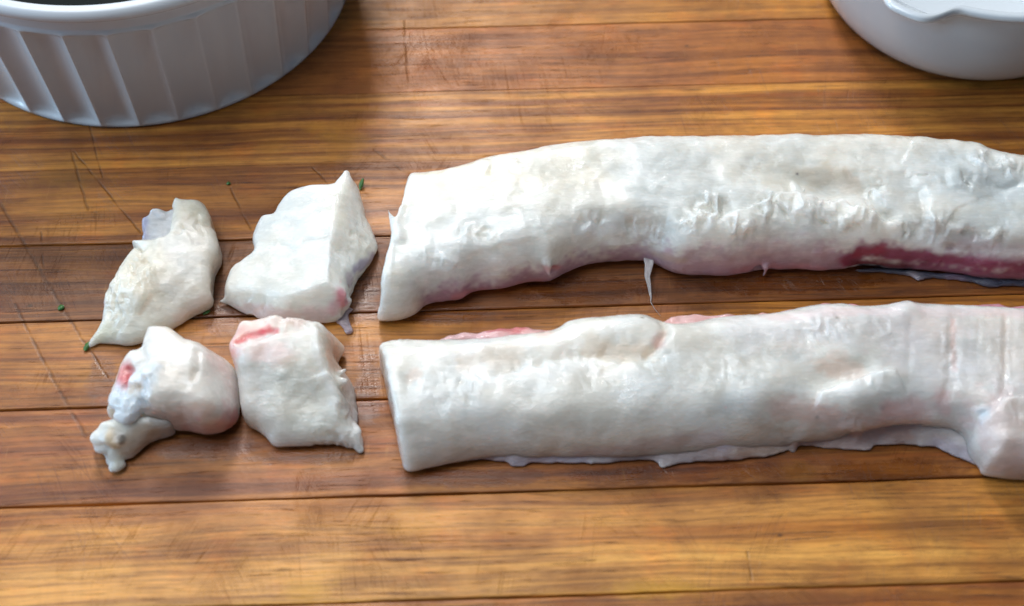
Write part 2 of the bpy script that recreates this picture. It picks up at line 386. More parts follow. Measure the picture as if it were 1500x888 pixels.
class Solid:
    def __init__(s, name, lo, hi, vox=None, seed=0, kz=1.0):
        s.name = name; s.h = vox or VOX; s.seed = seed
        s.lo = np.asarray(lo, float); n = np.ceil((np.asarray(hi, float) - s.lo) / s.h).astype(int) + 1
        s.x, s.y, s.z = [s.lo[i] + s.h*np.arange(n[i]) for i in range(3)]
        s.X, s.Y = np.meshgrid(s.x, s.y, indexing='ij'); s.X = s.X.astype(np.float32); s.Y = s.Y.astype(np.float32)
        s.Z = s.z[None, None, :].astype(np.float32)
        s.F = np.full(tuple(n), 50.0, np.float32)
        s.H = None; s.tf = 1.0; s.kz = kz
    # ---- heights
    def hpts(s, pts, soft=0.0):
        """smooth thin-plate sheet through the given heights"""
        q = np.array([P(px, py, h*s.kz) for px, py, h in pts]); n = len(q); D = np.hypot(q[:, None, 0]-q[None, :, 0], q[:, None, 1]-q[None, :, 1])
        ph = lambda r: r*r*np.log(r + 1e-6)
        A = np.zeros((n+3, n+3)); A[:n, :n] = ph(D) + np.eye(n)*60.0; A[:n, n] = 1; A[:n, n+1:] = q[:, :2]; A[n:, :n] = A[:n, n:].T
        wt = np.linalg.solve(A, np.r_[q[:, 2], 0, 0, 0])
        H = wt[n] + wt[n+1]*s.X + wt[n+2]*s.Y
        for i in range(n): H = H + wt[i]*ph(np.hypot(s.X-q[i, 0], s.Y-q[i, 1]))
        s.H = np.clip(H, max(1.2, q[:, 2].min()-2.5), q[:, 2].max()+2.5).astype(np.float32); return s
    def facets(s, planes, k=2.0):
        """flat knife faces: the lowest of several planes, each through three points"""
        H = None
        for pl in planes:
            q = np.array([P(a, b, c*s.kz) for a, b, c in pl]); co = np.linalg.solve(np.c_[q[:, :2], np.ones(3)], q[:, 2])
            h = (co[0]*s.X + co[1]*s.Y + co[2]).astype(np.float32); H = h if H is None else smin(H, h, k)
        s.H = np.maximum(H, 1.2); return s
    def P(s, px, py, z): return P(px, py, z*s.kz)
    def _pl(s, pts): return np.array([P(p[0], p[1], p[2]*s.kz)[:2] for p in pts])
    def bump(s, px, py, z, rx, ry, amp, ang=0.0, p=1.0):
        c = P(px, py, z*s.kz); a = R(ang); dx = s.X-c[0]; dy = s.Y-c[1]
        u = (dx*math.cos(a) + dy*math.sin(a))/rx; v = (-dx*math.sin(a) + dy*math.cos(a))/ry
        s.H = s.H + amp*np.exp(-(u*u+v*v)**p); return s
    def step(s, pts, z, amp, w=.6, L=9.0, jg=0.0, seed=1, ends=.12):
        """raises the ground on the left of the line, a torn or folded edge"""
        pl = s._pl([(a, b, z) for a, b in pts])
        if jg: pl = jag(pl, jg, seed)
        d, t = line_sd(s.X, s.Y, pl)
        e = sstep(0, ends, t)*(1-sstep(1-ends, 1, t)) if ends > 0 else 1
        s.H = s.H + amp * sstep(-w, w, d) * np.exp(-np.maximum(d, 0)/L) * e; return s
    def groove(s, pts, z, amp, w=1.2, jg=0.0, seed=1, ends=.12):
        pl = s._pl([(a, b, z) for a, b in pts])
        if jg: pl = jag(pl, jg, seed)
        d, t = line_sd(s.X, s.Y, pl); e = sstep(0, ends, t)*(1-sstep(1-ends, 1, t))
        s.H = s.H - amp*np.exp(-(d/w)**2)*e; return s
    def rough(s, amps):
        for k, (sc_, a) in enumerate(amps): s.H = s.H + a*n2(s.X + 300, s.Y + 300, sc_, s.seed*10 + k)
        return s
    # ---- solids
    def slab(s, outline, rx=8, rz=8, rb=4, k=1.5, wob=.45, sharp=False, shift=(0, 0), cut=None):
        pl = s._pl(outline)
        pl = pl if sharp else catmull(pl)
        d = poly_sd(s.X, s.Y, pl + np.asarray(shift))
        d = d + wob*.55*n2(s.X+500, s.Y+500, 6.0, s.seed+50) + wob*.4*n2(s.X+500, s.Y+500, 2.2, s.seed+51)
        d = d[:, :, None].astype(np.float32); H = s.H[:, :, None]
        rz_ = np.minimum(rz*s.kz, np.maximum(H*.92, .8)); m = np.minimum(rx, rz_)
        A = (d + rx)/rx; B = (s.Z - H + rz_)/rz_
        Fz = (rnd_int(A, B) - 1)*m
        F2 = (rnd_int((d + rb)/rb, (-s.Z + rb)/rb) - 1)*rb
        Fz = np.maximum(Fz, F2)
        if cut:
            A_, B_, lean, kk = cut; A_ = s.P(*A_); B_ = s.P(*B_); ex, ey = B_[0]-A_[0], B_[1]-A_[1]; L = math.hypot(ex, ey)
            de = ((s.X-A_[0])*ey - (s.Y-A_[1])*ex)/L; de = de + .5*n2(s.X+100, s.Y+100, 9.0, s.seed+60) + .3*n2(s.X+100, s.Y+100, 3.5, s.seed+61)
            de = de[:, :, None] + lean*s.Z + .3*n2(s.Y[:, :, None]+100, s.Z+100, 4.0, s.seed+62)
            Fz = -smin(-Fz, -de.astype(np.float32), kk)
        s.F = smin(s.F, Fz, k); return s
    def _box(s, c, r):
        sl = []
        for ax, g in enumerate((s.x, s.y, s.z)):
            a = np.searchsorted(g, c[ax]-r); b = np.searchsorted(g, c[ax]+r); sl.append(slice(max(a-1, 0), min(b+1, len(g))))
        return tuple(sl)
    def _grid(s, sl): return np.meshgrid(s.x[sl[0]], s.y[sl[1]], s.z[sl[2]], indexing='ij')
    def ell(s, c, r, rot=(0, 0, 0), k=1.0, cut=False):
        from mathutils import Euler
        if c[2] < 1.5 and not cut: return s
        M = np.array(Euler([R(a) for a in rot]).to_matrix()); sl = s._box(c, max(r)+k+2)
        X, Y, Z = s._grid(sl)
        if X.size == 0: return s
        q = np.stack([X-c[0], Y-c[1], Z-c[2]], -1) @ M; q = q/np.asarray(r)
        l = np.sqrt((q*q).sum(-1)); g = np.sqrt(((q/np.asarray(r))**2).sum(-1)) + 1e-6
        d = (l*(l-1)/g).astype(np.float32)
        s.F[sl] = -smin(-s.F[sl], d, k) if cut else smin(s.F[sl], d, k); return s
    def cone(s, p0, r0, p1, r1, k=.8, flat=1.0):
        p0 = np.asarray(p0, float); p1 = np.asarray(p1, float); c = (p0+p1)/2; sl = s._box(c, np.linalg.norm(p1-p0)/2 + max(r0, r1) + k + 1)
        X, Y, Z = s._grid(sl)
        if X.size == 0: return s
        e = p1-p0; Q = np.stack([X-p0[0], Y-p0[1], Z-p0[2]], -1); t = np.clip((Q@e)/(e@e), 0, 1)
        D = Q - t[..., None]*e; D[..., 2] *= flat
        d = np.sqrt((D*D).sum(-1)) - (r0*(1-t)+r1*t)
        s.F[sl] = smin(s.F[sl], d.astype(np.float32), k); return s
    def hit(s, px, py):
        """first point of the solid met along the sight line"""
        d = P(px, py, 0) - CAM; d /= np.linalg.norm(d); a = (70 - CAM[2])/d[2]; b = (0.0 - CAM[2])/d[2]
        T = np.arange(a, b, .3); Q = CAM + T[:, None]*d
        ix = np.round((Q - s.lo)/s.h).astype(int); ok = np.all((ix >= 0) & (ix < np.array(s.F.shape)), 1)
        f = np.where(ok, s.F[tuple(np.clip(ix, 0, np.array(s.F.shape)-1).T)], 9)
        j = np.argmax(f < 0)
        return Q[j] if f[j] < 0 else P(px, py, 0.5)
    def tuft(s, px, py, n, spread, size, seed, up=55, yaw=90, k=.7):
        """ragged torn flakes standing off the surface"""
        c = s.hit(px, py); r = np.array([spread[0]*.55 + 2.5, spread[1]*.55 + 2.5, spread[1]*.5 + 4.0]); sl = s._box(c, r.max()*1.6)
        X, Y, Z = s._grid(sl)
        if X.size == 0: return s
        q = ((X-c[0])/r[0])**2 + ((Y-c[1])/r[1])**2 + ((Z-c[2])/r[2])**2
        x = X + 2.2*n3(X+200, Y+200, Z+50, 5.0, seed+3); y = Y + 2.2*n3(X+250, Y+210, Z+50, 5.0, seed+4) + x*.35
        a = np.abs(n3(x*1.5+300, y*.8+300, Z*.8+60, size*1.9, seed)); b = np.abs(n3(x*1.6+300, y+300, Z+60, size*.8, seed+1)); d = n3(x+300, y+300, Z+60, size*2.6, seed+2)
        e = ((1-a)**1.4)*1.15 + ((1-b)**1.6)*.4 + np.clip(d, -.6, 1)*.8 - 1.0
        m = np.exp(-q**1.5)*(.55 + .09*n)*size*.5*s.tf
        s.F[sl] -= (m*e*1.5).astype(np.float32); return s
    def rough3(s, amps):
        band = np.abs(s.F) < 4
        ii = np.nonzero(band); x, y, z = s.x[ii[0]], s.y[ii[1]], s.z[ii[2]]
        for kk, (sc_, a) in enumerate(amps): s.F[ii] += (a*n3(x+300, y+300, z+40, sc_, s.seed*7+kk)).astype(np.float32)
        return s
    def nets(s, smooth=2):
        F = s.F; F[0], F[-1] = 5, 5; F[:, 0], F[:, -1] = 5, 5; F[:, :, 0] = np.maximum(F[:, :, 0], .5); F[:, :, -1] = 5
        ins = F < 0; c8 = [ins[a:F.shape[0]-1+a, b:F.shape[1]-1+b, c:F.shape[2]-1+c] for a in (0, 1) for b in (0, 1) for c in (0, 1)]
        cnt = sum(c.astype(np.int8) for c in c8); act = (cnt > 0) & (cnt < 8)
        I = np.nonzero(act); idx = np.full(act.shape, -1, np.int32); idx[I] = np.arange(len(I[0]))
        S = np.zeros((len(I[0]), 3)); W = np.zeros(len(I[0]))
        cor = [(a, b, c) for a in (0, 1) for b in (0, 1) for c in (0, 1)]
        for a in cor:
            for b in cor:
                if sum(np.subtract(b, a)) == 1 and all(np.subtract(b, a) >= 0):
                    fa = F[I[0]+a[0], I[1]+a[1], I[2]+a[2]]; fb = F[I[0]+b[0], I[1]+b[1], I[2]+b[2]]
                    m = (fa < 0) != (fb < 0); t = np.where(m, fa/(fa-fb+1e-12), 0)
                    S += np.where(m[:, None], np.array(a) + t[:, None]*(np.array(b)-np.array(a)), 0); W += m
        V = s.lo + s.h*(np.stack(I, 1) + S/W[:, None])
        Qs = []
        for ax in range(3):
            sh = list(F.shape); sl0 = [slice(1, -1)]*3; sl1 = [slice(1, -1)]*3
            sl0[ax] = slice(0, -1); sl1[ax] = slice(1, None)
            a = ins[tuple(sl0)]; b = ins[tuple(sl1)]; ch = np.nonzero(a != b); flip = a[ch]
            g = [ch[k] + (0 if k == ax else 1) for k in range(3)]; u, v = [(1, 2), (2, 0), (0, 1)][ax]
            def cell(du, dv):
                q = [g[0].copy(), g[1].copy(), g[2].copy()]; q[u] -= du; q[v] -= dv; return idx[tuple(q)]
            q = np.stack([cell(1, 1), cell(0, 1), cell(0, 0), cell(1, 0)], 1)
            Qs.append(np.where(flip[:, None], q, q[:, ::-1]))
        Q = np.concatenate(Qs); Q = Q[(Q >= 0).all(1)]
        E_ = np.concatenate([Q[:, [0, 1]], Q[:, [1, 2]], Q[:, [2, 3]], Q[:, [3, 0]]])
        for _ in range(smooth):
            acc = np.zeros_like(V); deg = np.zeros(len(V))
            for k in range(3): acc[:, k] = np.bincount(E_[:, 0], V[E_[:, 1], k], len(V)) + np.bincount(E_[:, 1], V[E_[:, 0], k], len(V))
            deg = np.bincount(E_[:, 0], minlength=len(V)) + np.bincount(E_[:, 1], minlength=len(V))
            V = V*.5 + .5*acc/np.maximum(deg, 1)[:, None]
        V[:, 2] = np.maximum(V[:, 2], .05)
        return V, Q
    def build(s, mat, parent, base, paints=(), smooth=2, name=None):
        V, Q = s.nets(smooth)
        C = np.tile(np.array(base, float), (len(V), 1))
        nz = n3(V[:, 0]+300, V[:, 1]+300, V[:, 2]+60, 4.5, 91)*.6 + n3(V[:, 0]+300, V[:, 1]+300, V[:, 2]+60, 1.8, 92)*.4
        for (pts, rad, c, a, *more) in paints:
            nzk = more[0] if more else .5; c = np.array(c, float); c = np.clip(c + (c - c.mean())*.18, .01, .95); a = min(.95, a*1.06)
            H3 = np.array([s.hit(*p) for p in pts]); d = np.full(len(V), 1e9)
            if len(H3) == 1: d = np.linalg.norm(V - H3[0], axis=1)
            for i in range(len(H3)-1):
                e = H3[i+1]-H3[i]; t = np.clip(((V-H3[i])@e)/(e@e+1e-9), 0, 1); d = np.minimum(d, np.linalg.norm(V-H3[i]-t[:, None]*e, axis=1))
            m = a*(1 - sstep(.25, 1.15, d/rad + nz*nzk))
            C = C*(1-m[:, None]) + np.array(c)*m[:, None]
        o = mesh_np(name or s.name, V, Q, mat, parent, True, C, org=parent.location if parent else (0, 0, 0))
        return o

# ---------------------------------------------------------------- fish materials
def flesh(name, sss=.0042, rough=.26, fib=1.0, alpha=1.0):
    n = NT(name)
    pos = n.node('ShaderNodeNewGeometry').outputs['Position']
    v = n.vmath('SCALE', pos); v.node.inputs['Scale'].default_value = 1000.0
    at = n.node('ShaderNodeAttribute', attribute_name='Col').outputs[0]
    mot = n.noise(n.scalev(v, (.05, .08, .08)), 1.0, 5, .62, .3)
    tone = n.noise(n.scalev(v, (.022, .035, .035)), 1.0, 3, .55)
    at = n.mix(1.0, at, n.mix(n.ramp(tone, .38, .62), (.94, .97, .99), (.985, .965, .925)), 'MULTIPLY')
    c = n.mix(n.ramp(mot, .42, .60, 0, .9), at, n.mix(1.0, at, (.84, .845, .835), 'MULTIPLY'))
    fbr = n.noise(n.scalev(v, (.05, .8, .8)), 1.0, 4, .65, .5)
    c = n.mix(n.ramp(fbr, .5, .68, 0, .25), c, n.mix(1.0, c, (1.16, 1.16, 1.15), 'MULTIPLY'))
    c = n.mix(n.ramp(fbr, .5, .3, 0, .16), c, n.mix(1.0, c, (.86, .84, .82), 'MULTIPLY'))
    fine = n.noise(n.scalev(v, (.22, .5, .5)), 1.0, 4, .6, .4)
    c = n.mix(n.ramp(fine, .54, .70, 0, .6), c, n.mix(1.0, c, (1.16, 1.16, 1.17), 'MULTIPLY'))
    n.set(Base_Color=c, Subsurface_Weight=.85, Subsurface_Scale=sss, Subsurface_Radius=(1.0, .82, .72), Roughness=n.ramp(mot, .3, .75, .36, .55), IOR=1.38,
          Specular_IOR_Level=.5, Coat_Weight=n.ramp(n.noise(n.scalev(v, (.09, .12, .12)), 1.0, 4, .6), .38, .58, .5, 1.0), Coat_Roughness=.06)
    b1 = n.noise(n.scalev(v, (.20*fib, .45*fib, .45*fib)), 1.0, 4, .62, .6)
    b2 = n.noise(n.scalev(v, (.55, 1.3, 1.3)), 1.0, 3, .6)
    vo = n.node('ShaderNodeTexVoronoi', {'Vector': n.scalev(n.vmath('ADD', v, n.vmath('SCALE', n.node('ShaderNodeTexNoise', {'Vector': v, 'Scale': .3}).outputs[1])), (.16, .42, .42)), 'Scale': 1.0}, feature='SMOOTH_F1').outputs[0]
    hgt = n.math('ADD', n.math('ADD', n.math('MULTIPLY', b1, .8), n.math('ADD', n.math('MULTIPLY', b2, .42), n.math('MULTIPLY', fbr, .25))), n.math('MULTIPLY', vo, .22))
    nb = n.bump(hgt, .52, .0011)
    n.set(Normal=nb); n.put(n.b.inputs['Coat Normal'], nb)
    if alpha < 1: n.set(Alpha=alpha)
    return n.m
FLESH = flesh('fish_flesh', .018, .22); MEMB = flesh('fish_membrane', .003, .18, 1.3, 1.0); THIN = flesh('fish_thin_membrane', .003, .2, 1.4, .72)

WHITE = (.76, .755, .715); CREAM = (.74, .69, .60); GREY = (.62, .63, .62); PINK = (.72, .42, .40); ROSE = (.66, .30, .31); RED = (.52, .075, .09); VIOL = (.50, .36, .44); PURP = (.34, .24, .33)
BLUE = (.62, .70, .76); BRN = (.60, .50, .40); DARK = (.16, .14, .14); PALEP = (.78, .60, .56)

# ---------------------------------------------------------------- upper fillet
def bounds(pts, zmax, kz=1.0, pad=6):
    q = np.array([P(a, b, c*kz) for a, b, c in pts]); lo = q.min(0) - pad; hi = q.max(0) + pad
    lo[2] = -1.4; hi[2] = zmax*kz + 3; return lo, hi

def fillet_upper():
    back = [(500, 300, 22), (520, 258, 22), (560, 247, 22), (602, 245, 22), (630, 244, 22), (663, 240, 22), (716, 230, 22), (780, 221, 22), (830, 215, 22), (896, 211, 22), (963, 208, 22), (1050, 207, 22), (1133, 205, 22), (1266, 205, 22),
            (1340, 208, 22), (1400, 214, 22), (1430, 218, 22), (1450, 226, 22), (1500, 233, 22), (1580, 238, 22), (1640, 250, 22)]
    front = [(1650, 330, 8), (1640, 420, 2), (1500, 414, 2), (1443, 412, 2), (1400, 405, 2), (1333, 399, 2), (1240, 399, 2), (1200, 400, 2), (1133, 399, 2), (1100, 403, 2), (1060, 408, 2), (1003, 406, 2), (976, 400, 2), (945, 386, 2),
             (896, 388, 2), (863, 392, 2), (830, 404, 2), (806, 416, 2), (783, 417, 2), (763, 420, 2), (736, 428, 2), (697, 431, 2), (673, 443, 2), (630, 450, 2), (613, 462, 2), (590, 472, 2), (552, 474, 2), (500, 474, 2), (480, 440, 8), (485, 360, 16)]
    out = back + front; lo, hi = bounds(out, 46, .85)
    s = Solid('flesh', lo, hi, seed=1, kz=.85, vox=.6)
    s.hpts([(600, 262, 31), (570, 420, 32), (600, 330, 33), (680, 300, 34), (800, 280, 36), (950, 270, 37), (1100, 265, 37), (1250, 265, 36), (1400, 280, 35), (1500, 290, 35), (1620, 310, 32), (700, 380, 31), (900, 350, 33), (1100, 340, 34), (1300, 330, 33), (1450, 350, 31)])
    s.rough([(26, .7), (10, .22)])
    # lip along the cut end
    s.step([(588, 262), (586, 300), (578, 350), (572, 430)][::-1], 32, 1.2, 1.2, 5, .3, 3)
    s.groove([(596, 255), (597, 300), (588, 335)], 32, 1.3, 2.0)
    s.groove([(716, 262), (724, 240), (714, 228)], 33, 1.0, 1.3)
    # shallow lengthwise furrow and the torn edge below it
    s.step([(600, 384), (655, 384), (690, 362), (760, 348), (850, 332), (880, 328)], 34, 1.5, 1.0, 6, .8, 5)
    s.step([(760, 344), (840, 336), (880, 338), (900, 330), (945, 332), (990, 340)], 34, -1.8, 1.0, 7, .9, 6)
    s.step([(1350, 330), (1300, 318), (1250, 300), (1200, 292), (1150, 286), (1110, 300), (1070, 316), (1020, 318), (985, 330)], 35, 2.6, .8, 7, 1.8, 8)
    s.bump(1215, 268, 35, 17, 6, -3.4, -12); s.bump(1150, 262, 35, 26, 8, -1.2)
    s.bump(1060, 290, 35, 16, 5, .9); s.bump(870, 300, 35, 30, 7, .7)
    # folded flap near the right end
    s.step([(1300, 246), (1335, 262), (1358, 284), (1360, 312), (1376, 332), (1400, 338)], 35, 1.8, 2.0, 16, .8, 11)
    s.bump(1330, 300, 35, 10, 9, -2.2); s.bump(1425, 250, 35, 12, 6, 1.6); s.bump(1470, 285, 34, 14, 8, -1.5); s.bump(1440, 300, 34, 12, 6, 1.0)
    s.groove([(1405, 232), (1440, 262), (1470, 275), (1500, 268)], 34, 1.3, 1.6, .6, 2)
    s.groove([(1370, 335), (1420, 348), (1470, 352), (1540, 350)], 31, 2.2, 2.2, .6, 3)
    # scallops along the lower side
    for (px, py, a, r) in [(650, 430, -2.0, 6), (705, 415, -1.6, 6), (760, 405, 1.4, 6), (800, 405, 2.0, 6), (860, 385, -1.5, 8), (1003, 395, 2.2, 10), (1085, 395, 2, 9), (1180, 392, 1.5, 10)]:
        s.bump(px, py, 12, r, r, a)
    s.slab(out, rx=15, rz=25, rb=6, k=0, wob=.2, cut=((592, 256, 25), (552, 473, 1), .10, 2.2))
    # hollow arch with the dark blood line
    s.ell(s.hit(1272, 388) + np.array([0, -3, -4]), (10, 7, 4), k=2, cut=True)
    # torn tufts
    for k, (px, py, n, sx, sy, z) in enumerate([(868, 327, 5, 10, 4, 2.2), (930, 336, 4, 7, 4, 2.6), (958, 345, 3, 6, 4, 2.0), (1018, 322, 6, 9, 6, 3.2), (1045, 305, 9, 11, 7, 3.4), (1085, 330, 6, 8, 6, 3.0), (1125, 310, 8, 8, 8, 3.6), (1128, 297, 4, 4, 4, 3.4), (1170, 300, 8, 11, 6, 3.6), (1162, 277, 3, 4, 4, 3.0),
                          (1215, 308, 8, 14, 6, 3.0), (1250, 318, 7, 12, 6, 3.0), (1285, 290, 6, 6, 10, 3.4), (1300, 316, 6, 6, 8, 3.0), (1325, 335, 6, 14, 4, 3.4), (1375, 322, 5, 6, 6, 3.0), (1400, 346, 7, 18, 4, 3.4), (1463, 350, 7, 5, 7, 3.2), (1450, 232, 6, 12, 6, 2.6), (1480, 245, 6, 10, 6, 2.4), (1420, 262, 5, 16, 6, 2.2), (650, 376, 4, 14, 4, 1.8), (700, 340, 4, 14, 6, 1.6)]):
        s.tuft(px, py, n, (sx, sy), z, 40 + k, up=42, yaw=105)
    # spike at the corner of the cut, small tag on the side, notches
    s.cone(s.hit(584, 348), 2.6, P(568, 306, 24), .5, 2.5)
    a = s.hit(801, 386); s.cone(a + [0, 1, 0], 2.3, a + [1.0, -3, -4.5], .4, 1.0); s.ell(s.hit(812, 394), (4, 1.5, 2), k=1.2, cut=True)
    a = s.hit(1120, 390); s.cone(a, 2.4, a + [0, -2, -5], .5, 1.0); s.ell(s.hit(1110, 396), (2.5, 3, 3), k=1, cut=True)
    s.rough3([(9, .35), (4, .18), (2.2, .12)])
    root = empty('upper_fish_fillet', (0, .09, 0)); root.name = 'fish_fillet'
    tag(root, 'long raw white fish fillet nearer the dishes, with torn shreds and dark red streak', 'fish fillet', 'raw fish fillets')
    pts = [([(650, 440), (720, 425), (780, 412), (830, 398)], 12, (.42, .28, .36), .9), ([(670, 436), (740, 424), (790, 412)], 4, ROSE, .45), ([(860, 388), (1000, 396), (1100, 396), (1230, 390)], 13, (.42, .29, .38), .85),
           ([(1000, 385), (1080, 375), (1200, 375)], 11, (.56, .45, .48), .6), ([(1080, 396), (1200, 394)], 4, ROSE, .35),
           ([(1245, 380), (1262, 368), (1285, 366), (1310, 372), (1350, 378), (1420, 384), (1520, 388), (1640, 392)], 5.6, (.24, .045, .10), .92, .4), ([(1255, 372), (1290, 366)], 3.2, (.30, .045, .07), .7, .6), ([(1330, 392), (1420, 402), (1500, 404), (1640, 408)], 7, (.26, .08, .15), .85, .4),
           ([(1256, 386), (1290, 388), (1330, 393)], 4.5, (.13, .035, .06), .95, .3), ([(1262, 393), (1290, 395), (1325, 400)], 4, (.05, .055, .085), .95, .3), ([(1190, 262), (1245, 268)], 8, BRN, .5, .8), ([(1130, 258), (1200, 262)], 11, CREAM, .6), ([(930, 318), (960, 322)], 6, BRN, .3), ([(960, 372), (1000, 382)], 3, BRN, .45), ([(600, 262), (720, 250), (860, 240)], 16, (.84, .81, .73), .6),
           ([(1340, 300), (1350, 320), (1400, 350), (1500, 358)], 5, (.50, .48, .44), .55), ([(1420, 240), (1480, 270), (1500, 300)], 22, (.64, .68, .69), .55), ([(1100, 315), (1180, 305), (1290, 305)], 10, (.88, .89, .87), .5),
           ([(608, 440), (618, 452)], 3, BRN, .25), ([(620, 390), (800, 340), (900, 330)], 10, (.84, .84, .82), .45), ([(1410, 360), (1500, 372)], 5, (.55, .45, .46), .5), ([(800, 394), (815, 392)], 2.5, (.60, .25, .22), .5), ([(1168, 255)], .8, DARK, .8, .1), ([(1170, 400), (1230, 398)], 3, (.4, .2, .26), .5)]
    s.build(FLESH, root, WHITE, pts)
    # the hanging strand
    path = [(947, 366, 6, 6.0, 1.8), (949, 378, 5.6, 5.0, 1.5), (950, 389, 5.0, 4.0, 1.2), (950, 397, 4.4, 3.2, 1.0), (949, 406, 3.6, 2.5, .9), (950, 416, 3.2, 1.9, .75), (951, 427, 1.8, 1.3, .6), (953, 436, 1.0, .7, .45), (954, 443, .6, .32, .28), (960, 453, .4, .2, .2), (967, 463, .35, .12, .15)]
    V = []; Q = []; rs = np.random.RandomState(4)
    for i, (px, py, z, wd, th) in enumerate(path):
        c = P(px, py, z)
        for k in range(10):
            t = 2*math.pi*k/10; ww = wd*.5*(1 + .18*(rs.rand()-.5))
            V.append((c[0] + ww*math.cos(t) + .3*math.sin(i*1.3), c[1] + th*.6*math.sin(t), max(.05, c[2] + th*.6*math.sin(t) + .5*th*math.cos(t)*math.cos(t))))
    for i in range(len(path)-1):
        for k in range(10): Q.append((i*10+k, (i+1)*10+k, (i+1)*10+(k+1) % 10, i*10+(k+1) % 10))
    mesh_np('strand', V, Q, THIN, root, True, np.tile((.66, .63, .65), (len(V), 1)), org=root.location)
    # dark wet skin under the arch and along the right
    m = Solid('skin_edge', P(1240, 425, 0) - [3, 6, 1.4], P(1640, 370, 6) + [3, 8, 5], vox=.7, seed=3); m.lo[2] = -1.2
    m.H = np.full(m.X.shape, 2.0, np.float32) + .7*n2(m.X+300, m.Y+300, 5, 7)
    m.slab([(1254, 390, 3), (1300, 386, 4), (1400, 395, 4), (1640, 400, 4), (1640, 424, 1), (1500, 420, 1), (1450, 420, 1), (1420, 414, 1), (1370, 408, 1), (1345, 413, .6), (1335, 406, .8), (1300, 400, 1), (1262, 400, 1)], rx=2.5, rz=2, rb=.6, k=0, wob=.8)
    m.build(MEMB, root, (.075, .085, .12), [([(1340, 408)], 5, (.42, .38, .42), .6), ([(1480, 414)], 9, (.05, .06, .09), .8), ([(1400, 408)], 7, (.20, .15, .2), .6)], 1)
fillet_upper()

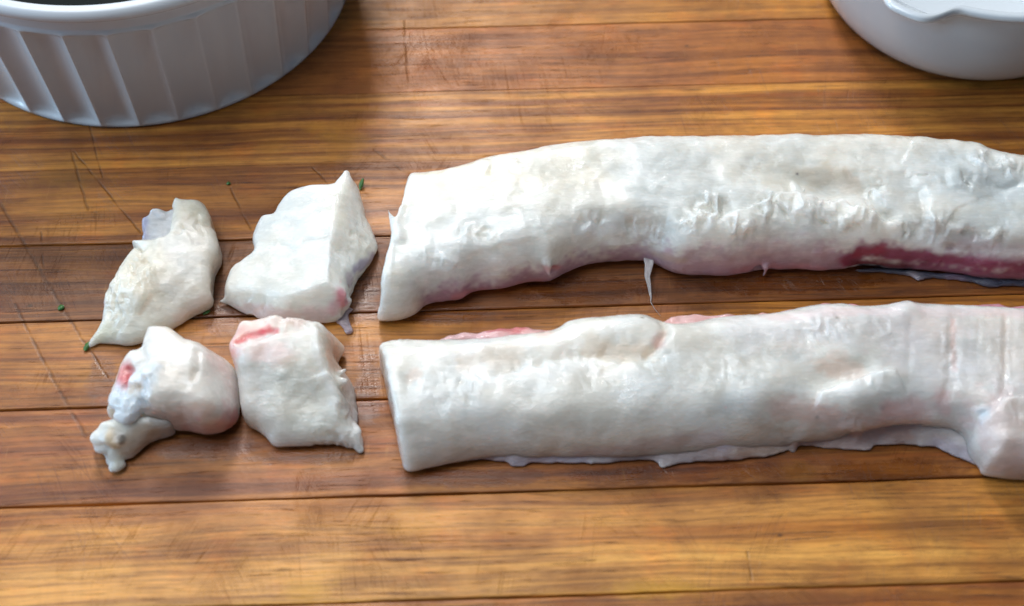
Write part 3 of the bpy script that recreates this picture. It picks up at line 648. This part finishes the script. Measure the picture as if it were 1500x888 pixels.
# ---------------------------------------------------------------- lower fillet
def fillet_lower():
    back = [(500, 530, 30), (515, 500, 30), (555, 490, 30), (590, 488, 29), (616, 489, 29), (660, 492, 28), (740, 489, 28), (806, 482, 28), (830, 471, 28), (880, 463, 29), (923, 459, 29), (946, 461, 29), (966, 470, 28), (985, 478, 27), (1010, 475, 27), (1050, 468, 27), (1133, 463, 27), (1183, 453, 27), (1226, 450, 27), (1253, 453, 27), (1300, 450, 28), (1320, 443, 29), (1345, 449, 28),
            (1400, 453, 27), (1450, 455, 27), (1500, 457, 27), (1600, 460, 27), (1650, 470, 22)]
    front = [(1660, 600, 6), (1640, 705, 2), (1560, 700, 4), (1500, 690, 6), (1460, 675, 8), (1432, 660, 9), (1400, 644, 8), (1360, 640, 8), (1300, 646, 6), (1250, 651, 5), (1200, 650, 4), (1143, 656, 4), (1080, 664, 3), (1000, 670, 3), (930, 672, 3), (846, 674, 3), (780, 675, 2), (736, 674, 2), (690, 678, 2), (630, 690, 2), (600, 697, 2), (540, 700, 2), (500, 680, 8), (495, 600, 20)]
    K = .70; out = back + front; lo, hi = bounds(out, 54, K)
    s = Solid('flesh', lo, hi, seed=4, kz=K, vox=.6); s.tf = .55
    s.hpts([(580, 520, 36), (580, 600, 36), (600, 660, 24), (680, 540, 39), (700, 640, 27), (700, 590, 36), (800, 520, 41), (820, 600, 37), (820, 640, 28), (920, 490, 42), (950, 580, 39), (950, 630, 30), (1050, 520, 42), (1100, 590, 37), (1200, 500, 43), (1250, 580, 39), (1350, 500, 43), (1450, 520, 42), (1480, 600, 40), (1620, 560, 40), (1050, 630, 29), (1150, 620, 28), (1350, 600, 33)])
    s.rough([(24, .7), (10, .2)])
    s.bump(920, 480, 42, 22, 9, 2.0, -8); s.bump(715, 530, 39, 18, 6, -1.8, 8); s.bump(600, 552, 38, 3.5, 6, -1.6); s.bump(860, 522, 41, 20, 5, -1.2)
    s.groove([(968, 464), (975, 490), (960, 512), (940, 524)], 42, 2.4, 1.8); s.bump(1000, 490, 42, 10, 8, 1.2)
    s.step([(700, 552), (760, 540), (820, 525), (900, 522), (960, 530)], 41, -1.3, 1.2, 7, .9, 7)
    s.step([(870, 516), (905, 530), (965, 530), (990, 515)], 42, -1.2, .8, 6, .8, 9)
    # scooped hollow and the lump under it
    s.bump(1235, 547, 41, 16, 6, -3.6, 14); s.step([(1196, 590), (1205, 568), (1250, 556), (1300, 542), (1312, 540)][::-1], 41, 2.6, .9, 9, .4, 4)
    s.bump(1255, 582, 41, 15, 8, 1.8, 12)
    s.bump(1320, 452, 42, 6, 6, 2.6); s.bump(1240, 470, 42, 22, 8, .9)
    for xx, a in ((1389, .8), (1397, .5), (1470, .9), (1479, .4), (1330, .3)):
        s.groove([(xx, 462), (xx + 1, 500), (xx + 3, 545), (xx - 3, 585)], 42, a, 1.3, .35, int(xx))
    for k in range(9): s.groove([(1380 + k*13, 458), (1379 + k*13, 500), (1377 + k*13, 540)], 42, .2, 1.2, .3, 60+k)
    s.bump(1080, 560, 42, 24, 7, .8); s.bump(1160, 530, 42, 20, 6, -1.0, -20)
    s.step([(1440, 640), (1442, 605), (1470, 588), (1530, 580)][::-1], 38, 3.0, 1.2, 16, .5, 12)
    s.slab(out, rx=15, rz=24, rb=6, k=0, wob=.2, cut=((552, 500, 28), (592, 694, 1), .04, 3.0))
    # hollow under the right end, lump that hangs over
    s.ell(s.hit(1320, 632) + np.array([0, -4, -3]), (26, 8, 6), k=5, cut=True)
    H0 = s.H; s.H = np.minimum(H0, 26.0) + 1.2*n2(s.X+300, s.Y+300, 9, 44)
    s.slab([(1442, 602, 34), (1432, 640, 22), (1434, 680, 8), (1438, 699, 2), (1466, 705, 1.5), (1500, 707, 1.5), (1560, 708, 1.5), (1640, 705, 1.5), (1655, 620, 30), (1560, 580, 36), (1490, 582, 36)], rx=9, rz=20, rb=5, k=6.0, wob=.3)
    s.H = H0
    for k, (px, py, n, sx, sy, z) in enumerate([(830, 530, 5, 14, 3, 2.2), (780, 536, 4, 12, 3, 2.2), (950, 532, 5, 12, 4, 2.2), (870, 548, 4, 8, 8, 1.8), (1215, 480, 7, 14, 6, 2.0), (1180, 490, 4, 12, 6, 1.8), (1290, 480, 5, 8, 8, 1.8), (1080, 540, 4, 20, 10, 1.8), (1270, 555, 4, 18, 5, 1.8), (1440, 600, 5, 5, 6, 2.6), (1490, 600, 5, 6, 6, 2.2), (660, 565, 4, 26, 14, 1.6),
                          (1160, 640, 4, 8, 4, 2.4), (1255, 628, 4, 6, 5, 2.4), (1350, 630, 4, 8, 4, 2.2), (1470, 540, 5, 5, 26, 1.5), (1390, 520, 5, 4, 26, 1.5), (575, 500, 3, 8, 3, 2.0)]):
        s.tuft(px, py, n, (sx, sy), z, 80 + k, up=20, yaw=70)
    s.rough3([(10, .4), (4.5, .16), (2.2, .1)])
    root = empty('fish_fillet', (0, -.03, 0))
    tag(root, 'long raw white fish fillet nearest the viewer, with thin pink back edge', 'fish fillet', 'raw fish fillets')
    pts = [([(553, 520), (556, 560), (560, 620)], 4, PALEP, .5), ([(620, 492), (700, 492), (800, 486)], 5, PALEP, .65), ([(690, 530), (750, 525)], 9, (.78, .68, .58), .45, .8), ([(604, 552)], 4, (.78, .64, .55), .5, .8), ([(870, 512), (935, 515)], 8, (.80, .70, .58), .5), ([(970, 470), (965, 500)], 4, PALEP, .6),
           ([(1210, 535), (1255, 545)], 6, (.72, .58, .50), .5, .8), ([(1030, 466), (1133, 466), (1250, 455), (1500, 460)], 4, (.78, .62, .62), .6), ([(1150, 600), (1250, 620), (1350, 610)], 8, (.70, .55, .52), .6), ([(1300, 600), (1340, 600)], 7, (.68, .44, .42), .5),
           ([(1350, 500), (1400, 560), (1480, 520), (1600, 540)], 26, (.76, .70, .69), .45), ([(1470, 620), (1480, 680), (1560, 690)], 20, (.72, .58, .56), .55), ([(1100, 480), (1250, 470), (1400, 475)], 16, (.76, .70, .69), .35), ([(1440, 606)], 4, BLUE, .7), ([(1050, 640), (960, 652), (850, 664)], 5, (.68, .60, .62), .55), ([(1395, 470), (1398, 540)], 1.6, PALEP, .5), ([(1380, 580), (1385, 600)], 4, (.70, .50, .50), .5),
           ([(941, 465)], 1.2, (.25, .26, .22), .85, .1), ([(1226, 466)], .9, (.35, .32, .28), .7, .1), ([(1197, 611)], 1.2, (.4, .38, .36), .6, .2), ([(1292, 598)], 1.6, (.45, .40, .4), .5, .2)]
    s.build(FLESH, root, (.77, .765, .735), pts)
    # pink ridge behind the top edge
    b = Solid('pink_membrane', P(620, 520, 0) - [3, 6, 1.4], P(1660, 430, 10) + [3, 10, 20], vox=.8, seed=5); b.lo[2] = -1.2; b.kz = K
    b.H = (np.full(b.X.shape, 28.5*K, np.float32) + 1.0*n2(b.X+300, b.Y+300, 7, 3) + .7*n2(b.X+300, b.Y+300, 3, 4))
    top = [(640, 494, 27), (660, 488, 27), (700, 483, 27), (746, 477, 27), (806, 479, 27), (850, 480, 25), (950, 478, 25), (975, 467, 23), (1033, 462, 23), (1066, 464, 22), (1133, 460, 23), (1183, 451, 23), (1226, 445, 24), (1262, 448, 24), (1300, 452, 22), (1360, 452, 22), (1400, 448, 24), (1450, 446, 24), (1500, 448, 24), (1650, 450, 24)]
    bot = [(1650, 500, 26), (1400, 500, 26), (1200, 500, 26), (1000, 510, 26), (800, 520, 26), (640, 515, 26)]
    b.slab(top + bot, rx=5, rz=7, rb=4, k=0, wob=.7); b.rough3([(5, .4), (2.4, .3)])
    b.build(MEMB, root, (.70, .44, .44), [([(720, 482), (765, 480)], 5, RED, .6, .7), ([(1180, 452), (1260, 449)], 6, (.55, .20, .28), .6), ([(1380, 452), (1500, 450)], 7, (.52, .20, .28), .65), ([(640, 486), (690, 482)], 6, (.78, .58, .54), .6), ([(800, 478)], 6, (.75, .45, .40), .5)], 2)
    # mauve skin showing along the lower edge
    m = Solid('mauve_membrane', P(660, 705, 0) - [3, 4, 1.4], P(1480, 600, 16) + [3, 6, 5], vox=.7, seed=6); m.lo[2] = -1.2; m.kz = .5
    m.hpts([(700, 676, 4), (760, 676, 7), (860, 668, 10), (950, 662, 11), (1060, 645, 22), (1150, 640, 13), (1230, 640, 12), (1300, 640, 10), (1400, 655, 9), (1440, 680, 8), (1000, 678, 4), (850, 680, 3), (1200, 656, 3)])
    m.rough([(12, .6), (5, .5)])
    m.slab([(672, 682, 1), (690, 679, 1), (736, 679, 1), (750, 687, 1), (773, 687, 1), (783, 681, 1), (846, 682, 1), (930, 679, 1), (957, 678, 1), (967, 687, 1), (987, 684, 1), (1000, 681, 1), (1066, 676, 1), (1123, 672, 1), (1143, 664, 1), (1183, 657, 1), (1213, 662, 1), (1270, 661, 1), (1287, 654, 1), (1360, 657, 1), (1393, 670, 1), (1433, 686, 1), (1470, 700, 1), (1470, 640, 8), (1300, 610, 10), (1100, 610, 10), (900, 640, 8), (720, 655, 4)], rx=7, rz=9, rb=2.5, k=0, wob=.6)
    for k, (px, py) in enumerate([(1163, 652), (1255, 634)]):
        a = m.hit(px, py); m.cone(a + [0, 2, 2], 2.6, a + [0, -1, -3], 1.6, 1.2)
    m.rough3([(7, .5), (3, .25)])
    m.build(MEMB, root, (.74, .69, .68), [([(700, 676), (760, 682), (850, 674)], 6, (.56, .50, .62), .5), ([(900, 672), (1000, 668), (1060, 660)], 6, (.60, .53, .60), .45), ([(1090, 655), (1140, 655)], 6, (.66, .50, .42), .55), ([(1180, 645), (1250, 645), (1320, 630)], 8, (.64, .46, .42), .6), ([(1060, 650), (1110, 640)], 4, (.60, .60, .72), .6), ([(1380, 660), (1430, 680)], 8, (.58, .52, .62), .45)], 2)
fillet_lower()

# ---------------------------------------------------------------- four cut pieces
GRP = 'cut pieces of raw fish'
def piece_a():
    out = [(127, 505, 3), (130, 495, 4), (141, 479, 6), (150, 460, 7), (154, 431, 9), (168, 409, 11), (183, 387, 12), (200, 368, 13), (206, 362, 22), (193, 355, 15), (208, 354, 15), (235, 353, 15), (247, 350, 15), (251, 328, 16), (253, 307, 17), (257, 292, 18), (269, 291, 18), (294, 294, 17), (303, 305, 15), (310, 322, 12), (312, 341, 9), (320, 355, 7), (325, 382, 4), (315, 405, 3), (313, 434, 2), (313, 450, 1.5), (297, 460, 1.5), (277, 469, 1.5), (262, 479, 1.5), (230, 497, 1.5), (190, 508, 1.5), (170, 506, 1.5), (148, 505, 1.5), (132, 511, 1.5)]
    K = .9; lo, hi = bounds(out, 32, K); s = Solid('flesh', lo, hi, seed=11, vox=.5, kz=K)
    s.hpts([(280, 300, 20), (285, 315, 21), (270, 350, 22), (300, 390, 18), (235, 365, 19), (230, 400, 18), (235, 440, 15), (290, 435, 12), (195, 420, 22), (170, 450, 11), (155, 480, 7), (135, 502, 3.5), (260, 465, 9), (190, 490, 7), (300, 330, 18)], soft=3)
    s.rough([(12, .6), (5, .45), (2.5, .15)])
    s.groove([(305, 330), (285, 315), (270, 330), (258, 350)], 20, 1.0, 2.2); s.bump(275, 325, 20, 5, 7, 1.0); s.step([(240, 330), (225, 385), (215, 420), (190, 455), (150, 490)], 16, .9, 1.5, 6, .5, 2)
    s.bump(292, 308, 19, 5, 4, -1.2); s.bump(230, 430, 15, 9, 4, -.8, -40)
    s.slab(out, rx=4, rz=5, rb=3, k=0, wob=.35)
    s.tuft(200, 400, 8, (12, 14), 1.3, 3, up=20); s.tuft(170, 440, 8, (8, 16), 1.3, 4, up=20); s.tuft(280, 330, 4, (10, 10), 1.3, 6, up=20)
    s.cone(s.P(258, 300, 18), 2.0, s.P(257, 291, 20), .6, 1.0)
    s.rough3([(5, .2), (2.2, .13)])
    root = empty('fish_piece', (-.16, .02, 0)); tag(root, 'thin translucent raw fish piece with a pointed tail, farthest left of the back pair', 'fish piece', GRP)
    s.build(FLESH, root, (.73, .70, .62), [([(285, 305), (300, 320)], 6, (.66, .66, .58), .5), ([(290, 357)], 1.3, (.3, .3, .3), .6, .2), ([(221, 433), (205, 460)], 1.6, BRN, .5), ([(270, 350), (290, 400), (270, 430)], 16, (.80, .75, .70), .55), ([(135, 500), (160, 485)], 5, (.62, .62, .52), .6), ([(150, 458), (152, 445)], 2, PURP, .5), ([(162, 486)], 1, BRN, .5), ([(300, 440), (270, 465)], 5, (.74, .62, .58), .5)])
    f = Solid('thin_flap', P(200, 370, 0) - [2, 2, 1.4], P(266, 294, 22) + [2, 3, 4], vox=.5, seed=12); f.lo[2] = -1.2
    f.hpts([(226, 302, 13.5), (245, 320, 11), (225, 345, 9), (211, 325, 10)], soft=3); f.rough([(5, .6), (2.5, .3)])
    f.slab([(208, 352, 7), (208, 340, 8), (206, 331, 9), (207, 318, 10), (217, 313, 11), (221, 299, 12), (228, 296, 12.5), (233, 303, 12), (244, 308, 12), (256, 306, 12), (268, 330, 10), (262, 360, 7), (225, 364, 6)], rx=2.5, rz=3, rb=2, k=0, wob=.5)
    f.build(MEMB, root, (.60, .60, .62), [([(210, 320), (212, 345)], 3, (.42, .40, .52), .8)], 2)
piece_a()

def piece_b():
    out = [(312, 442, 4), (320, 436, 5), (327, 429, 8), (328, 410, 11), (337, 386, 13), (350, 364, 22), (367, 352, 22), (369, 339, 15), (382, 313, 17), (400, 309, 18), (409, 292, 20), (428, 274, 21), (451, 271, 21), (483, 269, 21), (496, 266, 21), (506, 253, 22), (517, 258, 21), (526, 272, 19), (532, 295, 22), (536, 319, 10), (549, 342, 7), (554, 360, 5), (548, 378, 3), (539, 395, 2), (523, 416, 1.5), (513, 439, 1.5), (508, 460, 1.5), (490, 474, 1.5), (430, 478, 1.5), (371, 467, 1.5), (346, 457, 1.5), (328, 446, 2)]
    K = .8; lo, hi = bounds(out, 42, K); s = Solid('flesh', lo, hi, seed=13, vox=.5, kz=K)
    s.facets([[(485, 345, 30), (482, 412, 27), (345, 395, 14)], [(485, 345, 30), (440, 282, 24), (350, 372, 14)], [(486, 345, 30), (483, 412, 27), (545, 358, 9)], [(486, 345, 30), (507, 262, 24), (540, 340, 12)], [(482, 412, 27), (420, 425, 24), (430, 476, 5)], [(430, 440, 20), (350, 430, 11), (371, 464, 4)], [(500, 268, 24), (440, 278, 23), (485, 330, 30)]], 2.2)
    s.rough([(14, .6), (6, .4), (2.6, .12)])
    s.step([(484, 418), (483, 390), (486, 365), (485, 345)][::-1], 29, -2.2, .9, 9, .3, 2, ends=.2)
    s.groove([(440, 343), (462, 346), (486, 344)], 30, .9, 1.1); s.step([(390, 400), (400, 385), (440, 370), (480, 350)], 27, .8, 2.5, 10)
    s.groove([(404, 345), (430, 360), (450, 350)], 27, .7, 1.2); s.bump(375, 445, 10, 6, 5, -1.2)
    s.slab(out, rx=3.5, rz=4.5, rb=4, k=0, wob=.4)
    s.tuft(500, 378, 5, (5, 12), 1.5, 5, up=20); s.tuft(375, 450, 6, (10, 6), 1.6, 6, up=20); s.tuft(510, 440, 7, (5, 10), 1.8, 8, up=10, yaw=-60); s.tuft(525, 350, 6, (10, 16), 1.4, 9, up=15)
    s.cone(s.P(505, 268, 20), 4.0, s.P(508, 255, 23.5), 1.6, 2.0)
    s.rough3([(6, .2), (2.4, .12)])
    root = empty('fish_piece', (-.10, .03, 0)); tag(root, 'large faceted raw white fish piece with a peaked corner, beside the far fillet', 'fish piece', GRP)
    s.build(FLESH, root, (.76, .755, .72), [([(340, 455), (400, 462), (470, 460)], 6, (.66, .46, .48), .5), ([(500, 430), (505, 445)], 4, (.60, .20, .25), .75), ([(490, 452)], 5, (.66, .40, .44), .6), ([(520, 395), (545, 378)], 3.5, (.36, .33, .44), .8), ([(512, 410)], 4, (.50, .42, .5), .6), ([(500, 280), (490, 310)], 9, (.76, .72, .62), .5), ([(520, 300), (535, 345)], 7, (.70, .68, .64), .5), ([(440, 380), (460, 400)], 14, (.84, .84, .81), .5)])
    m = Solid('wisp', P(485, 495, 0) - [2, 2, 1.2], P(525, 430, 6) + [2, 3, 2], vox=.45, seed=14); m.lo[2] = -1.0
    m.H = np.full(m.X.shape, 1.5, np.float32) + .5*n2(m.X+300, m.Y+300, 3, 3)
    m.slab([(500, 440, 1), (512, 448, 1), (519, 452, 1), (512, 460, 1), (514, 475, .8), (518, 486, .6), (508, 490, .6), (500, 480, .8), (490, 470, 1), (488, 455, 1)], rx=1.2, rz=1.2, rb=.5, k=0, wob=.7)
    m.build(THIN, root, (.52, .42, .46), [], 1)
piece_b()

def piece_c():
    out = [(160, 612, 8), (153, 590, 18), (154, 565, 24), (161, 538, 28), (172, 514, 30), (187, 503, 30), (203, 503, 30), (206, 487, 31), (211, 474, 31), (221, 471, 31), (241, 472, 31), (255, 478, 31), (270, 491, 29), (290, 500, 26), (310, 508, 24), (328, 514, 22), (342, 528, 19), (349, 550, 22), (354, 585, 6), (353, 605, 4), (350, 618, 3), (342, 631, 2), (325, 641, 1.5), (300, 643, 1.5), (277, 638, 2), (250, 630, 5), (225, 624, 7), (195, 616, 9), (172, 610, 10)]
    K = .85; lo, hi = bounds(out, 50, K); s = Solid('flesh', lo, hi, seed=15, vox=.5, kz=K)
    s.facets([[(222, 482, 35), (290, 512, 34), (240, 588, 36)], [(288, 520, 35), (298, 588, 32), (346, 568, 15)], [(240, 568, 36), (312, 566, 33), (280, 612, 27)], [(214, 500, 35), (216, 588, 34), (158, 566, 24)]], 4.0)
    s.rough([(12, .7), (5, .4), (2.6, .14)])
    s.step([(210, 600), (215, 570), (218, 540), (208, 505)], 35, -2.2, 1.4, 12, .8, 3, ends=.1)
    s.groove([(288, 508), (290, 535), (280, 560)], 34, 1.4, 1.4, .4, 5); s.groove([(204, 503), (208, 518)], 34, 1.5, 1.6)
    s.slab(out, rx=7, rz=11, rb=7, k=0, wob=.4)
    # the cut end: hole with pink core, lumps of pale tissue
    h = s.hit(184, 551); s.ell(h + [0, -1, 1.0], (4.6, 6.0, 4.0), (0, 0, -15), k=1.6, cut=True); s.ell(h + [-1.0, -.5, -3.4], (3.6, 5.0, 2.8), (0, 0, -15), k=1.0)
    for (px, py, r, z) in [(200, 556, 3.2, .2), (222, 540, 4.0, .2), (212, 558, 3.0, .1), (172, 584, 5.0, -.6), (192, 592, 5.4, -.6), (182, 606, 5.0, -.8)]:
        q = s.hit(px, py); s.ell(q + [0, 0, z - .6], (r, r*.8, r*.55), (10, 15, px % 90), k=2.6)
    q = s.hit(290, 500); s.ell(q + [0, 1.0, -1.0], (6.0, 4.6, 7.0), (20, 0, 20), k=1.2)
    s.tuft(190, 585, 8, (14, 14), 1.5, 5, up=25); s.tuft(212, 548, 6, (8, 8), 1.5, 6, up=30); s.tuft(225, 476, 3, (8, 3), 1.5, 7, up=40)
    s.rough3([(6, .25), (2.4, .15)])
    root = empty('fish_piece', (-.155, -.05, 0)); tag(root, 'rounded raw fish piece with a rosy pit and bluish tissue on its left end', 'fish piece', GRP)
    s.build(FLESH, root, (.80, .755, .70), [([(183, 545), (181, 558)], 6.0, (.50, .14, .15), .95, .25), ([(178, 545)], 3.5, (.70, .38, .36), .6), ([(200, 552), (222, 542), (215, 560)], 5.5, (.74, .79, .83), .75), ([(165, 585), (190, 595), (180, 612)], 8, (.66, .73, .79), .85), ([(192, 573), (202, 566)], 2.4, BRN, .6), ([(180, 512), (195, 508)], 6, (.82, .76, .64), .6), ([(175, 530)], 4, (.82, .74, .62), .6),
            ([(281, 498)], 3, (.40, .38, .36), .6, .5), ([(292, 492)], 5, GREY, .5), ([(320, 525), (340, 560), (345, 600)], 9, (.76, .58, .56), .55), ([(335, 612), (320, 630), (280, 630)], 8, (.66, .38, .36), .6), ([(240, 610), (290, 612)], 8, (.76, .60, .54), .55), ([(345, 605), (340, 622)], 4, (.60, .22, .22), .5), ([(290, 615)], 2, PINK, .5)])
    f = Solid('tail_flap', P(130, 700, 0) - [3, 3, 1.4], P(245, 610, 22) + [3, 5, 5], vox=.5, seed=16); f.lo[2] = -1.2
    f.hpts([(150, 635, 12), (160, 645, 12), (142, 652, 6), (195, 645, 11), (205, 655, 6), (172, 683, 4), (180, 665, 7), (230, 632, 12), (160, 668, 6)], soft=2.5); f.rough([(6, .7), (3, .4)])
    f.slab([(158, 622, 8), (145, 629, 8), (137, 643, 5), (136, 655, 2), (148, 666, 1.5), (154, 671, 1.5), (156, 683, 1.2), (173, 691, 1), (187, 684, 1), (184, 676, 1.2), (196, 671, 1.5), (210, 658, 1.5), (225, 645, 3), (250, 636, 4), (250, 620, 8), (190, 612, 9)], rx=4.5, rz=6, rb=3, k=0, wob=.5)
    for (px, py, r) in [(146, 640, 4.0), (160, 640, 4.0), (150, 655, 3.4), (172, 645, 3.2), (170, 682, 3.5)]:
        q = f.hit(px, py); f.ell(q + [0, 0, -.8], (r, r*.8, r*.6), (10, 0, px % 70), k=1.2)
    f.rough3([(4, .35), (2, .18)])
    f.build(FLESH, root, (.74, .72, .66), [([(160, 640), (164, 650)], 4, (.56, .42, .26), .7), ([(172, 640)], 4, (.5, .46, .42), .6), ([(145, 645), (150, 657)], 5, (.72, .76, .78), .6), ([(172, 683)], 5, (.66, .64, .54), .6), ([(195, 655), (215, 640)], 8, (.64, .55, .45), .6), ([(176, 640), (179, 648)], 1.8, (.16, .14, .12), .75, .8)], 2)
piece_c()

def piece_d():
    out = [(336, 511, 28), (342, 492, 32), (351, 471, 34), (375, 467, 34), (402, 460, 35), (417, 463, 35), (444, 465, 35), (487, 467, 34), (499, 478, 27), (503, 500, 15), (500, 528, 4), (503, 541, 3), (512, 548, 3), (521, 559, 4), (533, 572, 3), (535, 592, 3), (527, 612, 2), (529, 630, 2), (530, 661, 1.5), (522, 658, 1.5), (505, 657, 1.5), (484, 655, 1.5), (444, 658, 1.5), (402, 658, 1.5), (388, 640, 5), (374, 626, 9), (359, 610, 16), (348, 583, 26), (345, 551, 30), (342, 527, 29)]
    K = .74; lo, hi = bounds(out, 54, K); s = Solid('flesh', lo, hi, seed=17, vox=.5, kz=K)
    s.facets([[(350, 500, 37), (470, 500, 37), (400, 466, 38)], [(350, 505, 38), (468, 505, 38), (430, 650, 9)], [(468, 500, 38), (474, 540, 36), (498, 515, 16)], [(480, 560, 34), (490, 620, 20), (533, 590, 8)], [(352, 560, 36), (362, 606, 26), (345, 570, 28)]], 3.0)
    s.bump(372, 480, 37, 9, 4, -1.0); s.bump(430, 600, 30, 14, 9, 1.2)
    s.rough([(13, .7), (5, .4), (2.6, .14)])
    s.groove([(343, 505), (360, 492), (385, 488), (408, 483)], 37, 1.6, 1.8, .4, 2); s.step([(348, 508), (372, 500), (400, 492), (460, 486)][::-1], 38, .9, 1.2, 10, .4, 4)
    s.step([(468, 480), (467, 500), (474, 530), (485, 545)][::-1], 37, 1.8, 1.2, 6, .4, 5)
    s.step([(484, 535), (490, 555), (508, 560), (490, 580), (495, 600)][::-1], 34, 2.2, .9, 6, .6, 6)
    s.bump(440, 555, 42, 10, 8, -1.4); s.bump(395, 560, 41, 8, 8, .8); s.bump(375, 545, 40, 4, 10, -.9)
    s.slab(out, rx=5, rz=8, rb=5, k=0, wob=.4)
    s.ell(s.P(503, 520, 18) + [2, 0, 0], (6, 5, 22), k=3, cut=True)
    a = s.hit(495, 560); s.cone(a - [2, 0, 1], 3.4, a + [3.2, .5, .2], 1.2, 3.0); a = s.hit(497, 549); s.cone(a - [1.5, 0, 1], 1.8, a + [2.2, 2, .4], .6, 2.0)
    s.cone(s.P(516, 640, 5), 4.5, s.P(528, 659, 1.5), 1.2, 4); s.tuft(520, 600, 6, (8, 20), 1.6, 5, up=15, yaw=-10); s.tuft(440, 470, 7, (30, 3), 1.5, 7, up=30, yaw=90); s.tuft(500, 645, 5, (16, 6), 1.5, 8, up=5, yaw=-60)
    s.rough3([(6, .2), (2.4, .12)])
    root = empty('fish_piece', (-.095, -.045, 0)); tag(root, 'blocky raw white fish piece with a bright pink streak along its back edge', 'fish piece', GRP)
    s.build(FLESH, root, (.82, .80, .755), [([(340, 512), (352, 490), (370, 475)], 6.5, (.76, .44, .40), .8), ([(375, 474), (430, 470), (485, 472)], 6, (.80, .64, .60), .65), ([(348, 501), (368, 494), (385, 486), (406, 484)], 2.6, (.72, .24, .24), .85, .7), ([(385, 487)], 2.6, (.66, .14, .17), .6, .7), ([(338, 515), (343, 530)], 4, (.76, .44, .40), .7), ([(380, 508), (410, 515)], 8, (.82, .64, .61), .55),
            ([(485, 490), (492, 520), (488, 530)], 7, (.76, .60, .53), .7), ([(510, 565), (522, 590), (520, 615)], 9, (.72, .63, .61), .6), ([(430, 560), (440, 600), (470, 620)], 14, (.76, .73, .64), .5), ([(490, 568)], 5, (.86, .87, .85), .7), ([(532, 600)], 3, (.56, .52, .62), .5)])
piece_d()

# ---------------------------------------------------------------- bits of herb and fish crumbs on the board
nm = NT('herb'); nm.set(Base_Color=(.035, .12, .02), Roughness=.45, Subsurface_Weight=.1, Subsurface_Scale=.001); HERB = nm.m
def herb(px, py, z, L, wd, ang, label, seed, tilt=8):
    rs = np.random.RandomState(seed); V = []; n = 7; a = R(ang)
    c = P(px, py, z)
    for i in range(n):
        t = i/(n-1); u = (t-.5)*L; hw = wd*(.25 + .75*math.sin(math.pi*min(1, t*.9+.08))) * (.8+.4*rs.rand()); zz = .3 + .5*math.sin(t*3.0) + t*L*math.sin(R(tilt))
        for sgn, dz in ((-1, 0), (0, .35), (1, .1)):
            x = u*math.cos(a) - sgn*hw*math.sin(a); y = u*math.sin(a) + sgn*hw*math.cos(a); V.append((c[0]+x, c[1]+y, c[2]+zz+dz))
    m = len(V); V += [(x, y, z_-.22) for x, y, z_ in V]; Q = []
    for i in range(n-1):
        for k in (0, 1):
            q = (i*3+k, i*3+k+1, i*3+k+4, i*3+k+3); Q += [q[::-1], tuple(j+m for j in q)]
        Q += [(i*3, i*3+3, i*3+3+m, i*3+m)[::-1], (i*3+2, i*3+5, i*3+5+m, i*3+2+m)]
    Q += [(0, 1, 1+m, m)[::-1], (1, 2, 2+m, 1+m)[::-1]]; e = (n-1)*3; Q += [(e, e+1, e+1+m, e+m), (e+1, e+2, e+2+m, e+1+m)]
    o = mesh_np('herb_fleck', V, Q, HERB, None, True); tag(o, label, 'herb', 'green herb flecks')
herb(129, 508, .5, 5.0, 1.3, 62, 'green herb fleck at the pointed tip of the leftmost fish piece', 1)
herb(530, 273, .3, 5.0, 1.1, 72, 'green herb sliver beside the peaked corner of the large faceted piece', 2, 30)
herb(90, 452, 0, 3.0, 1.3, 30, 'small green herb fleck lying alone on the dark plank', 3)
herb(335, 270, 0, 2.0, .8, 0, 'tiny green herb speck on the wood behind the fish pieces', 4)
herb(303, 459, 0, 3.4, .8, 25, 'green herb fleck tucked under the right edge of the leftmost piece', 5)
def scrap(px, py, r, label, seed):
    s = Solid('fish_scrap', P(px, py, 0) - [r+2, r+2, 1.0], P(px, py, 0) + [r+2, r+2, r+1], vox=.3, seed=seed)
    rs = np.random.RandomState(seed); c = P(px, py, .2)
    for k in range(4): s.ell(c + [(rs.rand()-.5)*r, (rs.rand()-.5)*r, .2], (r*.6, r*.4, .7), (0, 0, rs.rand()*180), k=.5)
    V, Q = s.nets(1); o = mesh_np('fish_scrap', V, Q, FLESH, None, True, np.tile((.72, .62, .42), (len(V), 1))); tag(o, label, 'fish scrap', 'fish scraps')
scrap(451, 259, 1.8, 'pale crumb of fish on the wood behind the faceted piece', 21)
scrap(331, 316, 1.0, 'tiny pale crumb between the two back fish pieces', 22)
scrap(275, 692, .9, 'tiny pale crumb on the wood in front of the rounded piece', 23)
